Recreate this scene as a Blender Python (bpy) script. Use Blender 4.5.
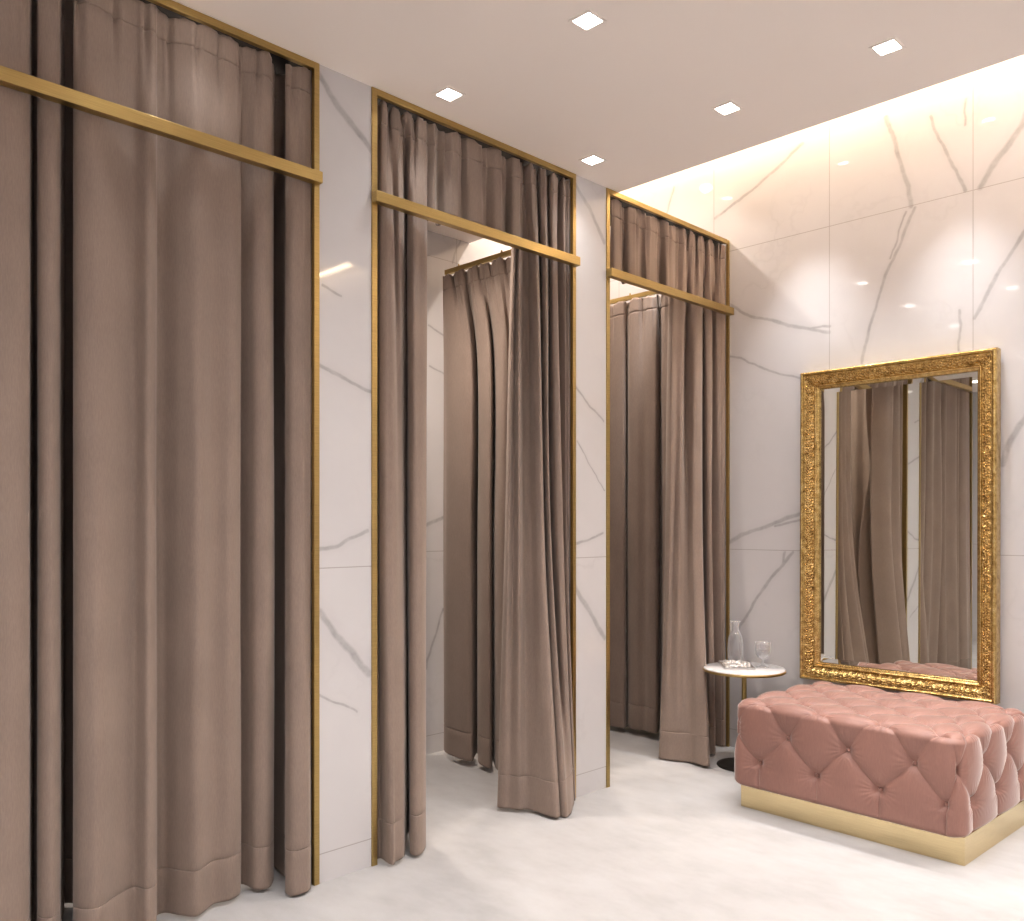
import bpy, bmesh, math, random
import numpy as np
from mathutils import Vector, Matrix
random.seed(7); np.random.seed(7)
scene = bpy.context.scene
for o in list(bpy.data.objects): bpy.data.objects.remove(o, do_unlink=True)
COL = scene.collection
PI = math.pi

# ---------------------------------------------------------------- camera
YAW = math.atan(878/875)
cam_d = bpy.data.cameras.new('camera'); cam = bpy.data.objects.new('camera', cam_d); COL.objects.link(cam)
cam.location = (0, 0, 1.3); cam.rotation_euler = (PI/2, 0, YAW)
cam_d.sensor_width = 36; cam_d.lens = 875/1024*36; cam_d.shift_y = (525-460.5)/1024
cam_d.clip_start = .02
scene.camera = cam
scene.view_settings.view_transform = 'Standard'; scene.view_settings.look = 'None'
scene.view_settings.gamma = 1; scene.view_settings.use_curve_mapping = False
scene.view_settings.exposure = 0.41
w = bpy.data.worlds.new('world'); scene.world = w; w.use_nodes = True
w.node_tree.nodes['Background'].inputs[0].default_value = (1, .9, .82, 1)
w.node_tree.nodes['Background'].inputs[1].default_value = .05

# ---------------------------------------------------------------- lights
ZC = 2.97            # main ceiling height
YC = 3.48            # where the ceiling stops and the cove begins
WARM = (.965, .98, 1.0)
LED = (1.0, .76, .54)
SOFT = (1.0, .95, .91)
XC = -.78             # the low ceiling also stops here; beyond it the room is higher
ZT = 3.62             # raised ceiling
DOWN_X = (-2.575, -1.875, -1.24, 0, 1.4)
DOWN_Y = (3.087, 2.222, 1.27, .3, -.7, -1.7)
DOWN_W = 28
LED_W = 21
LEDGE_FILL_W = 140
CAN_W = 92
BOOTH_W = 95
BOOTHC = (1.0, .88, .77)

def lamp_spot(loc, watts, ang=1.95, blend=1.0, color=WARM, rad=.035):
    d = bpy.data.lights.new('downlight_lamp', 'SPOT'); d.energy = watts; d.spot_size = ang; d.spot_blend = blend
    d.color = color; d.shadow_soft_size = rad
    o = bpy.data.objects.new('downlight_lamp', d); o.location = loc; COL.objects.link(o); return o
for x in DOWN_X:
    for y in DOWN_Y:
        lamp_spot((x, y, (ZC if x < XC else ZT)-.012), DOWN_W*((.30 if y > 2 else .18) if x < -2.5 else 1) if x < XC else DOWN_W*1.5)
def lamp_area(loc, sx, sy, watts, color, rot=(0, 0, 0)):
    d = bpy.data.lights.new('strip_lamp', 'AREA'); d.shape = 'RECTANGLE'; d.size = sx; d.size_y = sy; d.energy = watts; d.color = color
    o = bpy.data.objects.new('strip_lamp', d); o.location = loc; o.rotation_euler = rot; COL.objects.link(o); return o

# ---------------------------------------------------------------- helpers
def link(name, me, mat=None, parent=None):
    o = bpy.data.objects.new(name, me); COL.objects.link(o)
    if mat: me.materials.append(mat)
    if parent: o.parent = parent
    return o
def mesh_np(name, verts, faces, mat=None, parent=None, smooth=True):
    me = bpy.data.meshes.new(name); me.from_pydata([tuple(v) for v in verts], [], [tuple(f) for f in faces]); me.update()
    if smooth: me.polygons.foreach_set('use_smooth', [True]*len(me.polygons))
    return link(name, me, mat, parent)
def grid_faces(nr, nc, wrap=False, off=0):
    f = []
    for r in range(nr-1):
        for c in range(nc if wrap else nc-1):
            a = off+r*nc+c; b = off+r*nc+(c+1) % nc
            f.append((a, b, b+nc, a+nc))
    return f
def tag(o, label, cat, group=None):
    o['label'] = label; o['category'] = cat
    if group: o['group'] = group
    return o
def empty(name, loc=(0, 0, 0)):
    o = bpy.data.objects.new(name, None); o.empty_display_size = .05; o.location = loc; COL.objects.link(o); return o
def add_box(bm, x0, x1, y0, y1, z0, z1, bev=0):
    r = bmesh.ops.create_cube(bm, size=1)
    vs = r['verts']
    for v in vs:
        v.co = Vector(((x0+x1)/2+v.co.x*(x1-x0), (y0+y1)/2+v.co.y*(y1-y0), (z0+z1)/2+v.co.z*(z1-z0)))
    if bev:
        es = list({e for v in vs for e in v.link_edges})
        bmesh.ops.bevel(bm, geom=es, offset=bev, segments=2, affect='EDGES', profile=.6)
def bm_obj(name, bm, mat, parent=None, smooth=False):
    bmesh.ops.recalc_face_normals(bm, faces=bm.faces)
    me = bpy.data.meshes.new(name); bm.to_mesh(me); bm.free()
    if smooth: me.polygons.foreach_set('use_smooth', [True]*len(me.polygons))
    return link(name, me, mat, parent)
def box(name, dims, mat, parent=None, bev=0):
    bm = bmesh.new(); add_box(bm, *dims, bev=bev); return bm_obj(name, bm, mat, parent)
def struct(name, dims, mat):
    o = box(name, dims, mat); o['kind'] = 'structure'; return o
def lathe(name, prof, mat, parent=None, seg=48, loc=(0, 0, 0), closed=True):
    vs = []; n = len(prof)
    for r, z in prof:
        for k in range(seg):
            a = 2*PI*k/seg; vs.append((loc[0]+r*math.cos(a), loc[1]+r*math.sin(a), loc[2]+z))
    fs = grid_faces(n, seg, True)
    me = bpy.data.meshes.new(name); me.from_pydata(vs, [], fs)
    bm = bmesh.new(); bm.from_mesh(me); bmesh.ops.remove_doubles(bm, verts=bm.verts, dist=1e-5)
    bmesh.ops.recalc_face_normals(bm, faces=bm.faces); bm.to_mesh(me); bm.free()
    me.polygons.foreach_set('use_smooth', [True]*len(me.polygons))
    return link(name, me, mat, parent)

# ---------------------------------------------------------------- materials
class NT:
    def __init__(s, name):
        s.m = bpy.data.materials.new(name); s.m.use_nodes = True; s.t = s.m.node_tree; s.b = s.t.nodes['Principled BSDF']
    def n(s, typ, **kw):
        nd = s.t.nodes.new(typ)
        for k, v in kw.items(): setattr(nd, k, v)
        return nd
    def l(s, a, b): s.t.links.new(a, b)
    def math(s, op, a, b=None, clamp=False):
        nd = s.n('ShaderNodeMath', operation=op, use_clamp=clamp)
        for i, v in enumerate((a, b)):
            if v is None: continue
            if isinstance(v, (int, float)): nd.inputs[i].default_value = v
            else: s.l(v, nd.inputs[i])
        return nd.outputs[0]
    def vec(s, op, a, b=None, out=0):
        nd = s.n('ShaderNodeVectorMath', operation=op)
        for i, v in enumerate((a, b)):
            if v is None: continue
            if isinstance(v, (tuple, list)): nd.inputs[i].default_value = v
            else: s.l(v, nd.inputs[i])
        return nd.outputs[out] if out else (nd.outputs['Value'] if op in ('DOT_PRODUCT', 'LENGTH', 'DISTANCE') else nd.outputs['Vector'])
    def noise(s, vec, scale, detail=3, rough=.5, color=False):
        nd = s.n('ShaderNodeTexNoise'); nd.inputs['Scale'].default_value = scale; nd.inputs['Detail'].default_value = detail
        nd.inputs['Roughness'].default_value = rough
        if vec is not None: s.l(vec, nd.inputs['Vector'])
        return nd.outputs['Color' if color else 'Fac']
    def ramp(s, f, stops):
        nd = s.n('ShaderNodeValToRGB'); r = nd.color_ramp
        while len(r.elements) < len(stops): r.elements.new(.5)
        for e, (p, c) in zip(r.elements, stops): e.position = p; e.color = (*c, 1) if len(c) == 3 else c
        s.l(f, nd.inputs[0]); return nd.outputs[0]
    def mix(s, f, a, b):
        nd = s.n('ShaderNodeMix', data_type='RGBA')
        if isinstance(f, (int, float)): nd.inputs[0].default_value = f
        else: s.l(f, nd.inputs[0])
        for i, v in ((6, a), (7, b)):
            if isinstance(v, tuple): nd.inputs[i].default_value = (*v, 1)
            else: s.l(v, nd.inputs[i])
        return nd.outputs[2]
    def bump(s, h, strength, dist=.01):
        nd = s.n('ShaderNodeBump'); nd.inputs['Strength'].default_value = strength; nd.inputs['Distance'].default_value = dist
        s.l(h, nd.inputs['Height']); s.l(nd.outputs[0], s.b.inputs['Normal'])
    def objco(s): return s.n('ShaderNodeTexCoord').outputs['Object']
    def set(s, **kw):
        for k, v in kw.items():
            k = k.replace('_', ' ')
            s.b.inputs[k].default_value = (*v, 1) if isinstance(v, tuple) and len(v) == 3 else v

MARBLE = (.635, .618, .626)
VEIN = (.29, .28, .29)
def marble(name, axis, veins=(), hj=(), vj=(), seedv=0.0):
    """polished porcelain marble; axis = which world axis runs along the wall. veins: (points, width)"""
    t = NT(name); co = t.objco()
    sp = t.n('ShaderNodeSeparateXYZ'); t.l(co, sp.inputs[0])
    a = sp.outputs[axis]; z = sp.outputs[2]
    cb = t.n('ShaderNodeCombineXYZ'); t.l(a, cb.inputs[0]); t.l(z, cb.inputs[1]); p = cb.outputs[0]
    n1 = t.noise(p, 4.5, 3, .5, True); n1 = t.vec('SUBTRACT', n1, (.5, .5, .5))
    n1 = t.vec('MULTIPLY', n1, (.06, .06, 0))
    pd = t.vec('ADD', p, n1)
    acc = None
    for pts, wd in veins:
        for i in range(len(pts)-1):
            A = Vector((*pts[i], 0)); B = Vector((*pts[i+1], 0)); L = (B-A).length; d = (B-A)/L
            q = t.vec('SUBTRACT', pd, tuple(A)); dt = t.vec('DOT_PRODUCT', q, tuple(d))
            dt = t.math('MINIMUM', t.math('MAXIMUM', dt, 0.0), L)
            sc = t.n('ShaderNodeVectorMath', operation='SCALE'); sc.inputs[0].default_value = tuple(d); t.l(dt, sc.inputs['Scale'])
            v = t.math('DIVIDE', t.vec('DISTANCE', q, sc.outputs[0]), wd*1.3)
            acc = v if acc is None else t.math('MINIMUM', acc, v)
    # faint wandering background veining
    nb = t.noise(p, 1.3+seedv, 5, .55); fb = t.math('ABSOLUTE', t.math('SUBTRACT', nb, .5))
    faint = t.math('MULTIPLY', t.math('SUBTRACT', 1.0, t.math('DIVIDE', fb, .012), True), .10)
    msk = t.noise(p, 2.2, 2); faint = t.math('MULTIPLY', faint, t.math('MULTIPLY', t.math('SUBTRACT', msk, .45, True), 5.0, True))
    cloud = t.noise(p, 2.0, 4, .6)
    base = t.ramp(cloud, [(.3, tuple(c*.965 for c in MARBLE)), (.7, tuple(min(1, c*1.02) for c in MARBLE))])
    if acc is not None:
        mod = t.noise(p, 14, 3, .7)
        core = t.math('SUBTRACT', 1.0, acc, True)
        halo = t.math('SUBTRACT', 1.0, t.math('MULTIPLY', acc, .33), True)
        core = t.math('MULTIPLY', t.math('MULTIPLY', core, 1.6, True), t.math('ADD', t.math('MULTIPLY', mod, 1.1), .1), True)
        faint = t.math('MAXIMUM', faint, t.math('MAXIMUM', t.math('MULTIPLY', core, .85), t.math('MULTIPLY', t.math('MULTIPLY', halo, mod), .22)))
    col = t.mix(faint, base, VEIN)
    jj = None
    for src, lst in ((z, hj), (a, vj)):
        for c in lst:
            v = t.math('ABSOLUTE', t.math('SUBTRACT', src, c)); jj = v if jj is None else t.math('MINIMUM', jj, v)
    if jj is not None:
        j = t.math('LESS_THAN', jj, .0019); col = t.mix(t.math('MULTIPLY', j, .62), col, (.30, .27, .25))
        t.bump(t.math('SUBTRACT', 1.0, j), .3, .001)
    t.l(col, t.b.inputs['Base Color'])
    t.set(Roughness=.045, Specular_IOR_Level=.5)
    return t.m

VB = [([(-2.279,3.401),(-2.558,3.241),(-2.828,3.119)],.010), ([(-1.826,3.389),(-1.756,3.153),(-1.716,3.01),(-1.701,2.91)],.013), ([(-1.605,3.326),(-1.507,3.05),(-1.448,2.912)],.009),
 ([(-1.448,3.361),(-1.439,3.233)],.006), ([(-1.15,3.30),(-1.202,3.156),(-1.307,3.034),(-1.381,2.908)],.016), ([(-1.682,2.895),(-1.806,2.63),(-1.831,2.584),(-1.888,2.383),(-1.956,2.149)],.009),
 ([(-1.726,2.886),(-1.806,2.671)],.006), ([(-1.15,2.72),(-1.223,2.596),(-1.299,2.505),(-1.346,2.391),(-1.412,2.288)],.010), ([(-2.74,2.584),(-2.597,2.503),(-2.434,2.442),(-2.238,2.366),(-2.13,2.333)],.010),
 ([(-2.238,2.371),(-2.175,2.378),(-2.13,2.365)],.008), ([(-2.747,2.288),(-2.635,2.255),(-2.483,2.178),(-2.302,2.106),(-2.13,2.07)],.007), ([(-1.471,2.337),(-1.48,2.144)],.007),
 ([(-2.8,1.17),(-2.727,1.206),(-2.609,1.26),(-2.446,1.306),(-2.29,1.355)],.013), ([(-2.446,1.289),(-2.29,1.317)],.007), ([(-2.338,1.155),(-2.41,1.076),(-2.514,.953),(-2.609,.81),(-2.674,.701),(-2.747,.595)],.010),
 ([(-2.385,1.155),(-2.397,1.093)],.009), ([(-1.12,1.9),(-1.194,1.799),(-1.269,1.67),(-1.286,1.582)],.016), ([(-3.126,3.384),(-3.186,3.214)],.008)]
VP_ = [([(1.743,2.931),(1.829,2.84),(1.968,2.716)],.014), ([(1.743,1.884),(1.868,1.844),(1.977,1.815)],.008), ([(1.756,2.176),(1.837,2.147)],.005), ([(1.743,1.217),(1.824,1.223),(1.963,1.273)],.008),
 ([(1.743,.992),(1.846,.859),(1.968,.737)],.015), ([(1.743,.687),(1.908,.601)],.005), ([(3.162,2.926),(3.265,2.833),(3.372,2.703)],.013), ([(3.154,1.976),(3.265,1.877),(3.372,1.823)],.007),
 ([(3.147,1.043),(3.242,.899),(3.372,.747)],.015), ([(3.176,1.706),(3.364,1.468)],.004), ([(3.162,1.214),(3.364,1.261)],.006),
 ([(.25,2.12),(.52,1.98)],.008), ([(.1,1.62),(.3,1.60),(.5,1.50)],.016), ([(.2,.9),(.5,.62)],.01)]
VO = [([(3.344,2.829),(3.438,3.032)],.008), ([(3.107,1.272),(3.276,1.346)],.013), ([(3.276,.81),(3.15,.48)],.009), ([(3.172,2.446),(3.291,2.391)],.007), ([(3.172,2.202),(3.291,2.166)],.006)]
M = {}
M['marble_back'] = marble('polished_marble_back', 0, VB, hj=(2.906, 1.158, .105), vj=(-3.555, -2.842, -2.128, -1.412, -.698, .016, .73, 1.44))
M['marble_pier'] = marble('polished_marble_pier', 1, VP_, hj=(1.143, .105), vj=())
M['marble_booth'] = marble('polished_marble_booth', 1, VO, hj=(2.829, 1.15, .105), vj=(1.25, 1.96, 3.38, 4.1))
M['marble_plain'] = marble('polished_marble_plain', 0, (), hj=(1.15,), vj=(-1.4, -.7, 0, .7, 1.4), seedv=.4)

def simple(name, col, rough=.5, metal=0.0, **kw):
    t = NT(name); t.set(Base_Color=col, Roughness=rough, Metallic=metal, **kw); return t
t = simple('ceiling_paint', (.78, .70, .64), .85); t.bump(t.noise(t.objco(), 60, 3), .03, .002); t.set(Base_Color=(.955, .875, .81)); M['ceiling'] = t.m
# carpet
t = simple('cream_carpet', (.7, .62, .58), .95); co = t.objco()
c1 = t.noise(co, 2.6, 5, .62); c2 = t.noise(co, 420, 2, .6)
mp = t.n('ShaderNodeMapping'); t.l(co, mp.inputs[0]); mp.inputs['Rotation'].default_value = (0, 0, .7); mp.inputs['Scale'].default_value = (3, 6.5, 1)
c3 = t.noise(mp.outputs[0], 1.4, 4, .6)
f = t.math('ADD', t.math('MULTIPLY', c1, .5), t.math('MULTIPLY', c3, .5))
col = t.ramp(f, [(.36, (.41, .398, .396)), (.5, (.465, .453, .452)), (.64, (.505, .495, .497))])
col2 = t.mix(t.math('MULTIPLY', t.ramp(c2, [(.35, (1, 1, 1)), (.6, (0, 0, 0))]), .14), col, (.42, .37, .33))
t.l(col2, t.b.inputs['Base Color']); t.set(Sheen_Weight=.15, Specular_IOR_Level=.1)
t.bump(t.math('ADD', t.math('MULTIPLY', c2, .5), t.math('MULTIPLY', f, 2.0)), .35, .008); M['carpet'] = t.m
def fabric(name, col, sheen=.25, scale=900, tint=(1, .9, .82), srough=.45):
    t = simple(name, col, .88); co = t.objco()
    mp = t.n('ShaderNodeMapping'); t.l(co, mp.inputs[0]); mp.inputs['Scale'].default_value = (1, 1, .15)
    n = t.noise(mp.outputs[0], scale*.35, 3, .6); n2 = t.noise(co, 5, 3, .5)
    k = t.math('ADD', t.math('MULTIPLY', n, .6), t.math('MULTIPLY', n2, .4))
    cc = t.ramp(k, [(.3, tuple(c*.86 for c in col)), (.7, tuple(c*1.12 for c in col))])
    t.l(cc, t.b.inputs['Base Color']); t.set(Sheen_Weight=sheen, Sheen_Roughness=srough, Sheen_Tint=(*tint, 1), Specular_IOR_Level=.15)
    t.bump(n, .12, .001); return t.m
M['taupe'] = fabric('taupe_velvet', (.275, .208, .172))
M['pink'] = fabric('dusty_pink_velvet', (.30, .145, .113), 1.0, 700, (1, .96, .94), .30); _b = M['pink'].node_tree.nodes['Principled BSDF']; _b.inputs['Specular IOR Level'].default_value = .7; _b.inputs['Roughness'].default_value = .55
def metal(name, col, rough, streak=(1, 1, 60)):
    t = simple(name, col, rough, 1.0); co = t.objco()
    mp = t.n('ShaderNodeMapping'); t.l(co, mp.inputs[0]); mp.inputs['Scale'].default_value = streak
    n = t.noise(mp.outputs[0], 8, 3, .6); cc = t.ramp(n, [(.3, tuple(c*.85 for c in col)), (.7, tuple(min(1, c*1.1) for c in col))])
    t.l(cc, t.b.inputs['Base Color']); t.l(t.math('ADD', t.math('MULTIPLY', n, .12), rough-.06), t.b.inputs['Roughness']); return t.m
M['gold'] = metal('brushed_gold', (.47, .335, .13), .34, (6, 1, 60))
M['gold_pale'] = metal('satin_pale_gold', (.76, .62, .36), .24, (1, 1, 90))
t = simple('antique_gold_leaf', (.62, .44, .17), .30, 1.0); co = t.objco(); n = t.noise(co, 35, 4, .6)
cc = t.ramp(n, [(.3, (.34, .21, .07)), (.5, (.60, .42, .16)), (.75, (.82, .63, .31))]); t.l(cc, t.b.inputs['Base Color']); vo = t.n('ShaderNodeTexVoronoi'); vo.inputs['Scale'].default_value = 150; t.l(co, vo.inputs['Vector']); t.bump(vo.outputs['Distance'], .35, .003); t.set(Roughness=.24); M['gold_leaf'] = t.m
M['mirror'] = simple('silvered_glass', (.70, .70, .655), .012, 1.0).m
M['dark'] = simple('dark_metal', (.03, .026, .022), .45, .6).m
M['chrome'] = simple('polished_silver', (.72, .70, .68), .12, 1.0).m
def thin_glass(name, tint, lo, hi, milk):
    t = NT(name); out = t.t.nodes['Material Output']
    tr = t.n('ShaderNodeBsdfTransparent'); tr.inputs[0].default_value = (*tint, 1)
    gl = t.n('ShaderNodeBsdfGlossy'); gl.inputs['Roughness'].default_value = .03; gl.inputs[0].default_value = (1, 1, 1, 1)
    df = t.n('ShaderNodeBsdfDiffuse'); df.inputs[0].default_value = (.9, .9, .9, 1)
    lw = t.n('ShaderNodeLayerWeight'); lw.inputs[0].default_value = .35
    mr = t.n('ShaderNodeMapRange'); mr.inputs['To Min'].default_value = lo; mr.inputs['To Max'].default_value = hi; t.l(lw.outputs['Facing'], mr.inputs[0])
    m1 = t.n('ShaderNodeMixShader'); m1.inputs[0].default_value = milk; t.l(gl.outputs[0], m1.inputs[1]); t.l(df.outputs[0], m1.inputs[2])
    m2 = t.n('ShaderNodeMixShader'); t.l(mr.outputs[0], m2.inputs[0]); t.l(tr.outputs[0], m2.inputs[1]); t.l(m1.outputs[0], m2.inputs[2])
    t.l(m2.outputs[0], out.inputs['Surface']); return t.m
M['glass'] = thin_glass('clear_glass', (.93, .93, .94), .10, 1.0, .55)
M['water'] = thin_glass('water', (.80, .80, .82), .08, .6, .35)
t = simple('silver_foil', (.74, .72, .71), .22, .75); t.bump(t.noise(t.objco(), 160, 3), .6, .003); M['foil'] = t.m
t = simple('white_marble_top', (.82, .80, .80), .12); n = t.noise(t.objco(), 7, 5, .6)
t.l(t.ramp(t.math('ABSOLUTE', t.math('SUBTRACT', n, .5)), [(0, (.60, .58, .58)), (.03, (.70, .685, .69))]), t.b.inputs['Base Color']); M['table_marble'] = t.m
def emis(name, col, s):
    t = simple(name, (0, 0, 0), .5); t.set(Emission_Color=(*col, 1), Emission_Strength=s); return t.m
M['lamp'] = emis('lamp_glow', (1, .95, .90), 16)
M['led'] = emis('led_strip_glow', (1, .72, .42), 10)

# measured cloth outlines in metres: (height, [(x, y) along the cloth ...])
BAY1 = [(2.945, [(-2.768, 0.57), (-2.753, 0.583), (-2.747, 0.629), (-2.747, 0.684), (-2.747, 0.739), (-2.753, 0.782), (-2.777, 0.799), (-2.834, 0.826), (-2.822, 0.844), (-2.777, 0.828), (-2.762, 0.816), (-2.755, 0.827), (-2.752, 0.848), (-2.757, 0.868), (-2.798, 0.887), (-2.852, 0.915), (-2.843, 0.949), (-2.78, 0.928), (-2.762, 0.914), (-2.752, 0.928), (-2.745, 0.968), (-2.757, 1.04), (-2.763, 1.09), (-2.752, 1.129), (-2.756, 1.153), (-2.772, 1.166), (-2.772, 1.189), (-2.759, 1.236), (-2.747, 1.287), (-2.757, 1.35), (-2.753, 1.405), (-2.759, 1.441), (-2.777, 1.458), (-2.771, 1.477), (-2.759, 1.504), (-2.756, 1.544), (-2.795, 1.589), (-2.846, 1.63), (-2.84, 1.684), (-2.78, 1.644), (-2.762, 1.622), (-2.753, 1.64), (-2.75, 1.683), (-2.751, 1.708)]), (2.5, [(-2.801, 0.577), (-2.761, 0.585), (-2.745, 0.628), (-2.745, 0.684), (-2.745, 0.739), (-2.761, 0.784), (-2.825, 0.813), (-2.977, 0.868), (-2.945, 0.881), (-2.825, 0.843), (-2.785, 0.823), (-2.765, 0.83), (-2.757, 0.849), (-2.773, 0.873), (-2.881, 0.913), (-3.025, 0.971), (-3.001, 1.002), (-2.833, 0.946), (-2.785, 0.922), (-2.757, 0.929), (-2.741, 0.966), (-2.773, 1.046), (-2.787, 1.1), (-2.757, 1.132), (-2.769, 1.159), (-2.813, 1.184), (-2.813, 1.206), (-2.777, 1.244), (-2.745, 1.286), (-2.771, 1.357), (-2.761, 1.409), (-2.777, 1.45), (-2.825, 1.483), (-2.809, 1.497), (-2.777, 1.514), (-2.769, 1.551), (-2.873, 1.634), (-3.009, 1.724), (-2.993, 1.775), (-2.833, 1.676), (-2.785, 1.635), (-2.761, 1.645), (-2.753, 1.685), (-2.756, 1.711)]), (1.2, [(-2.832, 0.583), (-2.764, 0.585), (-2.738, 0.627), (-2.738, 0.682), (-2.738, 0.737), (-2.764, 0.785), (-2.873, 0.827), (-3.129, 0.912), (-3.075, 0.92), (-2.873, 0.857), (-2.805, 0.829), (-2.771, 0.832), (-2.758, 0.849), (-2.785, 0.877), (-2.967, 0.94), (-3.21, 1.03), (-3.17, 1.059), (-2.886, 0.964), (-2.805, 0.928), (-2.758, 0.93), (-2.731, 0.963), (-2.785, 1.05), (-2.809, 1.109), (-2.758, 1.132), (-2.778, 1.162), (-2.852, 1.2), (-2.852, 1.223), (-2.792, 1.25), (-2.738, 1.283), (-2.781, 1.362), (-2.764, 1.411), (-2.792, 1.458), (-2.873, 1.508), (-2.846, 1.517), (-2.792, 1.522), (-2.778, 1.556), (-2.954, 1.68), (-3.183, 1.823), (-3.156, 1.871), (-2.886, 1.707), (-2.805, 1.647), (-2.764, 1.647), (-2.751, 1.684), (-2.756, 1.711)]), (0.012, [(-2.816, 0.58), (-2.751, 0.583), (-2.725, 0.624), (-2.725, 0.679), (-2.725, 0.733), (-2.751, 0.781), (-2.855, 0.822), (-3.102, 0.904), (-3.05, 0.913), (-2.855, 0.852), (-2.79, 0.824), (-2.757, 0.828), (-2.744, 0.845), (-2.771, 0.873), (-2.946, 0.934), (-3.18, 1.02), (-3.141, 1.049), (-2.868, 0.958), (-2.79, 0.923), (-2.744, 0.925), (-2.719, 0.959), (-2.771, 1.045), (-2.794, 1.103), (-2.744, 1.126), (-2.764, 1.157), (-2.881, 1.212), (-2.881, 1.236), (-2.822, 1.264), (-2.77, 1.298), (-2.812, 1.377), (-2.796, 1.427), (-2.822, 1.474), (-2.9, 1.522), (-2.874, 1.532), (-2.822, 1.538), (-2.809, 1.574), (-2.933, 1.668), (-3.154, 1.807), (-3.078, 1.825), (-2.818, 1.667), (-2.74, 1.609), (-2.701, 1.609), (-2.688, 1.645), (-2.693, 1.672)])]
BAY2_LEFT = [(2.945, [(-2.783, 2.032), (-2.759, 2.033), (-2.759, 2.052), (-2.807, 2.103), (-2.767, 2.092), (-2.759, 2.115), (-2.799, 2.161), (-2.767, 2.156), (-2.759, 2.18), (-2.799, 2.227), (-2.767, 2.222), (-2.759, 2.247), (-2.807, 2.307)]), (2.45, [(-2.82, 2.064), (-2.78, 2.044), (-2.77, 2.06), (-2.765, 2.086), (-2.805, 2.131), (-2.78, 2.137), (-2.8, 2.172), (-2.93, 2.294), (-2.8, 2.202), (-2.765, 2.195), (-2.77, 2.23), (-2.78, 2.269), (-2.85, 2.337)]), (1.2, [(-2.83, 2.071), (-2.78, 2.044), (-2.755, 2.054), (-2.75, 2.089), (-2.77, 2.134), (-2.82, 2.193), (-2.96, 2.318), (-2.83, 2.226), (-2.78, 2.197), (-2.76, 2.207), (-2.76, 2.232), (-2.79, 2.277), (-2.86, 2.34)]), (0.012, [(-2.76, 2.01), (-2.685, 1.965), (-2.67, 1.986), (-2.675, 2.032), (-2.685, 2.078), (-2.75, 2.143), (-2.9, 2.276), (-2.78, 2.192), (-2.7, 2.134), (-2.675, 2.139), (-2.68, 2.167), (-2.715, 2.216), (-2.8, 2.286)])]
BAY2_RIGHT = [(2.945, [(-2.85, 2.866), (-2.83, 2.84), (-2.82, 2.849), (-2.83, 2.872), (-2.81, 2.865), (-2.8, 2.868), (-2.77, 2.857), (-2.75, 2.862), (-2.77, 2.903), (-2.8, 2.955), (-2.76, 2.932), (-2.75, 2.949), (-2.79, 3.019), (-2.75, 3.003), (-2.77, 3.053), (-2.8, 3.114), (-2.75, 3.087), (-2.77, 3.138), (-2.79, 3.175)]), (2.45, [(-2.87, 2.867), (-2.84, 2.824), (-2.81, 2.813), (-2.83, 2.846), (-2.8, 2.835), (-2.84, 2.902), (-2.84, 2.936), (-2.78, 2.913), (-2.76, 2.912), (-2.9, 3.081), (-2.78, 2.974), (-2.76, 2.973), (-2.83, 3.069), (-2.77, 3.032), (-2.76, 3.049), (-2.9, 3.24), (-2.77, 3.116), (-2.76, 3.127), (-2.79, 3.175)]), (1.2, [(-2.92, 2.91), (-2.88, 2.825), (-2.84, 2.805), (-2.845, 2.842), (-2.8, 2.835), (-2.83, 2.899), (-2.8, 2.914), (-2.75, 2.908), (-2.73, 2.921), (-2.9, 3.117), (-2.75, 2.976), (-2.73, 2.974), (-2.87, 3.149), (-2.75, 3.045), (-2.74, 3.069), (-2.92, 3.293), (-2.76, 3.134), (-2.75, 3.137), (-2.79, 3.19)]), (0.012, [(-2.99, 2.939), (-2.863, 2.763), (-2.83, 2.769), (-2.81, 2.788), (-2.765, 2.806), (-2.75, 2.836), (-2.7, 2.849), (-2.63, 2.846), (-2.587, 2.858), (-2.74, 3.041), (-2.6, 2.898), (-2.575, 2.904), (-2.59, 2.948), (-2.64, 3.018), (-2.665, 3.057), (-2.7, 3.101), (-2.68, 3.085), (-2.69, 3.104), (-2.74, 3.154)])]
BAY3_RIGHT = [(2.945, [(-2.84, 4.135), (-2.82, 4.116), (-2.81, 4.13), (-2.81, 4.17), (-2.8, 4.184), (-2.76, 4.154), (-2.76, 4.184), (-2.8, 4.275), (-2.76, 4.244), (-2.76, 4.275), (-2.8, 4.368), (-2.76, 4.337), (-2.76, 4.368), (-2.8, 4.475), (-2.76, 4.443), (-2.77, 4.491), (-2.75, 4.48)]), (2.45, [(-2.9, 4.173), (-2.84, 4.067), (-2.8, 4.048), (-2.8, 4.096), (-2.79, 4.13), (-2.84, 4.234), (-2.8, 4.214), (-2.77, 4.219), (-2.76, 4.255), (-2.84, 4.42), (-2.78, 4.347), (-2.76, 4.368), (-2.83, 4.492), (-2.77, 4.448), (-2.76, 4.464), (-2.8, 4.495), (-2.77, 4.498)]), (1.2, [(-2.95, 4.215), (-2.88, 4.095), (-2.84, 4.077), (-2.84, 4.115), (-2.8, 4.116), (-2.81, 4.17), (-2.8, 4.194), (-2.75, 4.179), (-2.73, 4.218), (-2.9, 4.485), (-2.76, 4.337), (-2.74, 4.347), (-2.91, 4.484), (-2.78, 4.475), (-2.76, 4.486), (-2.8, 4.495), (-2.76, 4.499)]), (0.012, [(-2.95, 4.156), (-2.85, 3.996), (-2.83, 4.005), (-2.8, 4.01), (-2.76, 4.028), (-2.73, 4.041), (-2.69, 4.049), (-2.62, 4.029), (-2.56, 4.023), (-2.68, 4.221), (-2.68, 4.242), (-2.67, 4.257), (-2.8, 4.485), (-2.78, 4.486), (-2.76, 4.486), (-2.8, 4.495), (-2.75, 4.5)])]
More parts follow.
